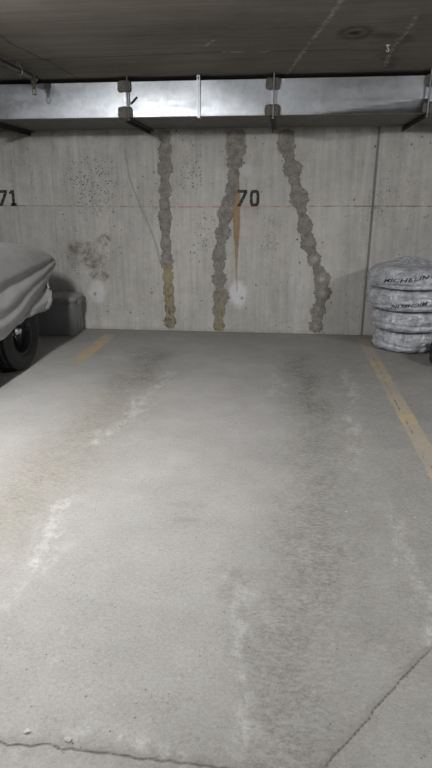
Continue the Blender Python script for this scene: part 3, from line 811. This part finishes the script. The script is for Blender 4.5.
box(bm, -.55, .55, -2.0, 1.25, .26, .62, .05); box(bm, -.78, .78, -2.05, .40, .45, .95, .06); box(bm, -.70, .70, 1.2, 1.62, .5, .85, .08)
tube(bm, [(-.7, .90, .36), (.7, .90, .36)], .035, 10); tube(bm, [(-.7, -1.4, .36), (.7, -1.4, .36)], .035, 10)
from_bm('underbody', bm, M['under'], car)

# ------------------------------------------------------------------ storage bin
BX0, BX1, BY0, BY1 = -2.92, -2.275, 6.20, 6.60
sb = thing('storage_bin', 'dark grey plastic storage bin with a lid by the back wall behind the covered car', 'bin', ((BX0+BX1)/2, (BY0+BY1)/2, 0))
def rrect(hx, hy, r, n=10, notch=0):
    pts = []
    for (sx, sy, t0) in ((1, 1, 0), (-1, 1, PI/2), (-1, -1, PI), (1, -1, 1.5*PI)):
        for k in range(n+1):
            t = t0 + PI/2*k/n; pts.append((sx*(hx-r)+r*math.cos(t), sy*(hy-r)+r*math.sin(t)))
    return pts
def stack(bm, layers, n=10):
    rings = []
    for hx, hy, r, z in layers: rings.append([bm.verts.new((x, y, z)) for x, y in rrect(hx, hy, r, n)])
    m = len(rings[0])
    for a, b in zip(rings, rings[1:]):
        for k in range(m): bm.faces.new((a[k], a[(k+1) % m], b[(k+1) % m], b[k]))
    bm.faces.new(rings[0][::-1]); bm.faces.new(rings[-1])
hx, hy = (BX1-BX0)/2, (BY1-BY0)/2
bm = bmesh.new(); stack(bm, [(hx-.045, hy-.045, .05, 0), (hx-.038, hy-.038, .06, .012), (hx-.018, hy-.018, .07, .36), (hx-.016, hy-.016, .07, .375), (hx-.006, hy-.006, .075, .38), (hx-.006, hy-.006, .075, .40)])
from_bm('bin_body', bm, M['bin'], sb, True).data.shade_smooth()
bm = bmesh.new()      # vertical ribs on the end wall
for yy in (-.09, .0, .09): box(bm, hx-.045, hx-.020, yy-.018, yy+.018, .03, .36, .006)
from_bm('end_rib', bm, M['bin'], sb)
bm = bmesh.new(); stack(bm, [(hx, hy, .08, .395), (hx+.004, hy+.004, .08, .40), (hx+.004, hy+.004, .08, .432), (hx-.004, hy-.004, .075, .446), (hx-.03, hy-.03, .06, .450), (hx-.05, hy-.05, .05, .456), (hx-.12, hy-.10, .04, .468)])
from_bm('bin_lid', bm, M['binlid'], sb, True)
bm = bmesh.new(); box(bm, hx-.012, hx+.016, -.06, .06, .35, .41, .008); from_bm('handle_latch', bm, M['bin'], sb)

# ------------------------------------------------------------------ wrapped tyres
SX, SY = 1.325, 6.17
labels = ['topmost wrapped tyre of the stack, its clear bag gathered on top and lettered upright',
          'second wrapped tyre from the top, its bag lettered upside down',
          'third wrapped tyre from the top, in a milky unlettered bag',
          'lowest wrapped tyre of the stack, its bag resting on the floor']
specs = [(.405, .642, .208, -.012, -.01, 1), (.408, .428, .208, -.015, .0, 2), (.385, .215, .207, .015, .01, 3), (.340, .002, .207, .02, .0, 4)]
def bag_mesh(R, h, seed, knot):
    NA, prof = 220, []
    # (radius fraction, height fraction)
    key = [(.05, .02), (.5, .0), (.80, .0), (.93, .05), (.99, .2), (1.0, .4), (1.0, .58), (.975, .78), (.915, .93), (.82, 1.0), (.6, 1.0), (.42, .97), (.25, .97), (.06, .98)]
    if knot: key = key[:-4] + [(.66, 1.06), (.5, 1.14), (.36, 1.22), (.24, 1.28), (.13, 1.33), (.03, 1.32)]
    kk = np.linspace(0, len(key)-1, 76)
    rf = np.interp(kk, range(len(key)), [a for a, b in key]); zf = np.interp(kk, range(len(key)), [b for a, b in key])
    P = np.zeros((76, NA, 3))
    for j in range(76):
        for i in range(NA):
            t = 2*PI*i/NA; c_, s_ = math.cos(t), math.sin(t)
            pv = Vector((c_*1.6, s_*1.6, zf[j]*1.1+seed*7))
            n1 = noise.fractal(pv*1.3, .8, 2, 3); n2 = noise.noise(Vector((c_*7, s_*7, zf[j]*1.4+seed*3))); n3 = noise.ridged_multi_fractal(Vector((c_*2.2, s_*2.2, zf[j]*.9+seed*5)), .9, 2, 4, 1, 2)
            side = min(1, max(0, (rf[j]-.4)/.5))
            dr = side*(.024*n1 + (.006 if seed < 3 else .011)*n2 + .007*(n3-1.0) + .006*(noise.ridged_multi_fractal(Vector((c_*5.5, s_*5.5, zf[j]*1.6+seed*11)), .9, 2, 3, 1, 2)-1.0))
            r = R*rf[j]*(1) + dr
            if zf[j] > 1.0: r *= 1 + .16*math.sin(t*11+seed) * (zf[j]-.98)/.4 + .10*math.sin(t*23) * (zf[j]-.98)/.4
            z = h*zf[j] + .006*n1*max(0, 1-abs(zf[j]-.5)*2.1) + (.02*math.sin(t*3+1)+.03*n2)*max(0, zf[j]-1)*2
            P[j, i] = (r*c_, r*s_, z)
    # tilted skirt crease: a soft dip round the lower third
    th = np.linspace(0, 2*PI, NA, endpoint=False)
    zc = h*(.26+.10*np.sin(th+seed)+.05*np.sin(3*th+seed))
    for i in range(NA):
        g = np.exp(-((P[:, i, 2]-zc[i])/.014)**2)*np.clip((rf-.85)/.1, 0, 1)
        P[:, i, 0] *= 1-.040*g; P[:, i, 1] *= 1-.040*g
    return P
def lettering(parent, bag_P, body, a0, a1, z0, z1, hgt, flip):
    cu = bpy.data.curves.new('txt', 'FONT'); cu.body = body; cu.shear = .22; cu.offset = .018; cu.size = 1; cu.resolution_u = 3; cu.space_character = 1.08
    to = bpy.data.objects.new('txt', cu); C.objects.link(to)
    dg = bpy.context.evaluated_depsgraph_get(); me = bpy.data.meshes.new_from_object(to.evaluated_get(dg))
    bpy.data.objects.remove(to); bpy.data.curves.remove(cu)
    bm = bmesh.new(); bm.from_mesh(me); bpy.data.meshes.remove(me)
    bmesh.ops.triangulate(bm, faces=bm.faces)
    bmesh.ops.subdivide_edges(bm, edges=[e_ for e_ in bm.edges if e_.calc_length() > .25], cuts=2)
    bmesh.ops.triangulate(bm, faces=bm.faces)
    tm = grid_mesh('tmp', bag_P, True); vv = [v.co.copy() for v in tm.vertices]; pp = [list(p.vertices) for p in tm.polygons]
    bvh = BVHTree.FromPolygons(vv, pp); bpy.data.meshes.remove(tm)
    xs_ = [v.co.x for v in bm.verts]; ys_ = [v.co.y for v in bm.verts]
    xa, xb, ya, yb = min(xs_), max(xs_), min(ys_), max(ys_)
    for v in bm.verts:
        u = (v.co.x-xa)/(xb-xa); w = (v.co.y-ya)/(yb-ya)
        if flip: u, w = 1-u, 1-w
        ang = a0 + (a1-a0)*u
        z = z0 + (z1-z0)*u + hgt*w + .004*math.sin(u*9)
        d = Vector((math.sin(ang), -math.cos(ang), 0))
        hit = bvh.ray_cast(d*1.0 + Vector((0, 0, z)), -d)
        p_ = hit[0] if hit[0] else d*.37 + Vector((0, 0, z))
        v.co = p_ + d*.004
    o = from_bm('lettering', bm, M['ink'], parent); o['label'] = 'dark blue-black printed lettering' if not flip else 'dark printed lettering upside down'
    return o
for (R, z0, h, dx, dy, seed), lb in zip(specs, labels):
    t = thing('wrapped_tyre', lb, 'tyre', (SX+dx, SY+dy, z0), 'bagged tyres stacked by the wall')
    P = bag_mesh(R, h, seed, seed == 1)
    bg = link_mesh('bag', grid_mesh('bag', P, True), M['bag'], t)
    bm = bmesh.new(); tyre_mesh(bm, R-.065, .17, .17, 'z', 90)
    for v in bm.verts: v.co.z += h/2
    from_bm('tyre', bm, M['rubber'], t, True)
    if seed == 1: lettering(bg, P, 'MICHELIN', math.radians(-48), math.radians(15), .062, .118, .038, False)
    if seed == 2: lettering(bg, P, 'MICHELIN', math.radians(-32), math.radians(16), .030, .078, .037, True)

# bare tyre at the right edge
bt_ = thing('bare_tyre', 'bare black tyre lying flat on the floor in front of the wrapped tyres', 'tyre', (1.76, 5.47, .112))
bm = bmesh.new(); tyre_mesh(bm, .33, .22, .19, 'z', 90); from_bm('tyre_body', bm, M['rubber'], bt_, True)

# ------------------------------------------------------------------ lamps of the garage, plus an added fill lamp
def light_fixture(x, y, label, watts):
    t = thing('light_fixture', label, 'lamp', (x, y, CEIL), 'fluorescent ceiling lamps')
    bm = bmesh.new(); box(bm, -.075, .075, -.62, .62, -.055, 0, .006); from_bm('housing', bm, M['white'], t)
    for sx in (-.035, .035):
        bm = bmesh.new(); tube(bm, [(sx, -.58, -.072), (sx, .58, -.072)], .013, 12); from_bm('lamp_tube', bm, tube_m, t, True)
    for sy in (-.595, .595):
        bm = bmesh.new(); box(bm, -.055, .055, sy-.012, sy+.012, -.09, -.055, .002)
        from_bm('lamp_holder', bm, M['white'], t)
    l = bpy.data.lights.new('lamp_light', 'AREA'); l.shape = 'RECTANGLE'; l.size = .09; l.size_y = 1.16
    l.energy = watts*.45; l.color = (1, .99, .98)
    lo = bpy.data.objects.new('lamp_light', l); C.objects.link(lo); lo.location = (x, y, CEIL-.092)
    for k in (-.4, 0, .4):      # the bare tubes also throw light sideways
        l = bpy.data.lights.new('tube_light', 'POINT'); l.energy = watts*.55/3*1.6; l.shadow_soft_size = .04; l.color = (1, .99, .98)
        lo = bpy.data.objects.new('tube_light', l); C.objects.link(lo); lo.location = (x, y+k, CEIL-.135)
for (x, y, wt, lb) in ((-1.84, 2.35, 60, 'twin tube fluorescent ceiling lamp between the covered car and the empty stall'), (3.55, 2.35, 47, 'twin tube fluorescent ceiling lamp over the bays to the right'),
                   (-2.0, -3.6, 60, 'added twin tube fill lamp on the ceiling behind, over the drive aisle')):  # the rear lamp is unseen, added as fill light
    light_fixture(x, y, lb, wt)

w = bpy.data.worlds.new('world'); bpy.context.scene.world = w; w.use_nodes = True
w.node_tree.nodes['Background'].inputs[0].default_value = (.02, .02, .02, 1)
vs = bpy.context.scene.view_settings
vs.view_transform = 'Standard'; vs.look = 'None'; vs.gamma = 1; vs.use_curve_mapping = False
vs.exposure = 1.36
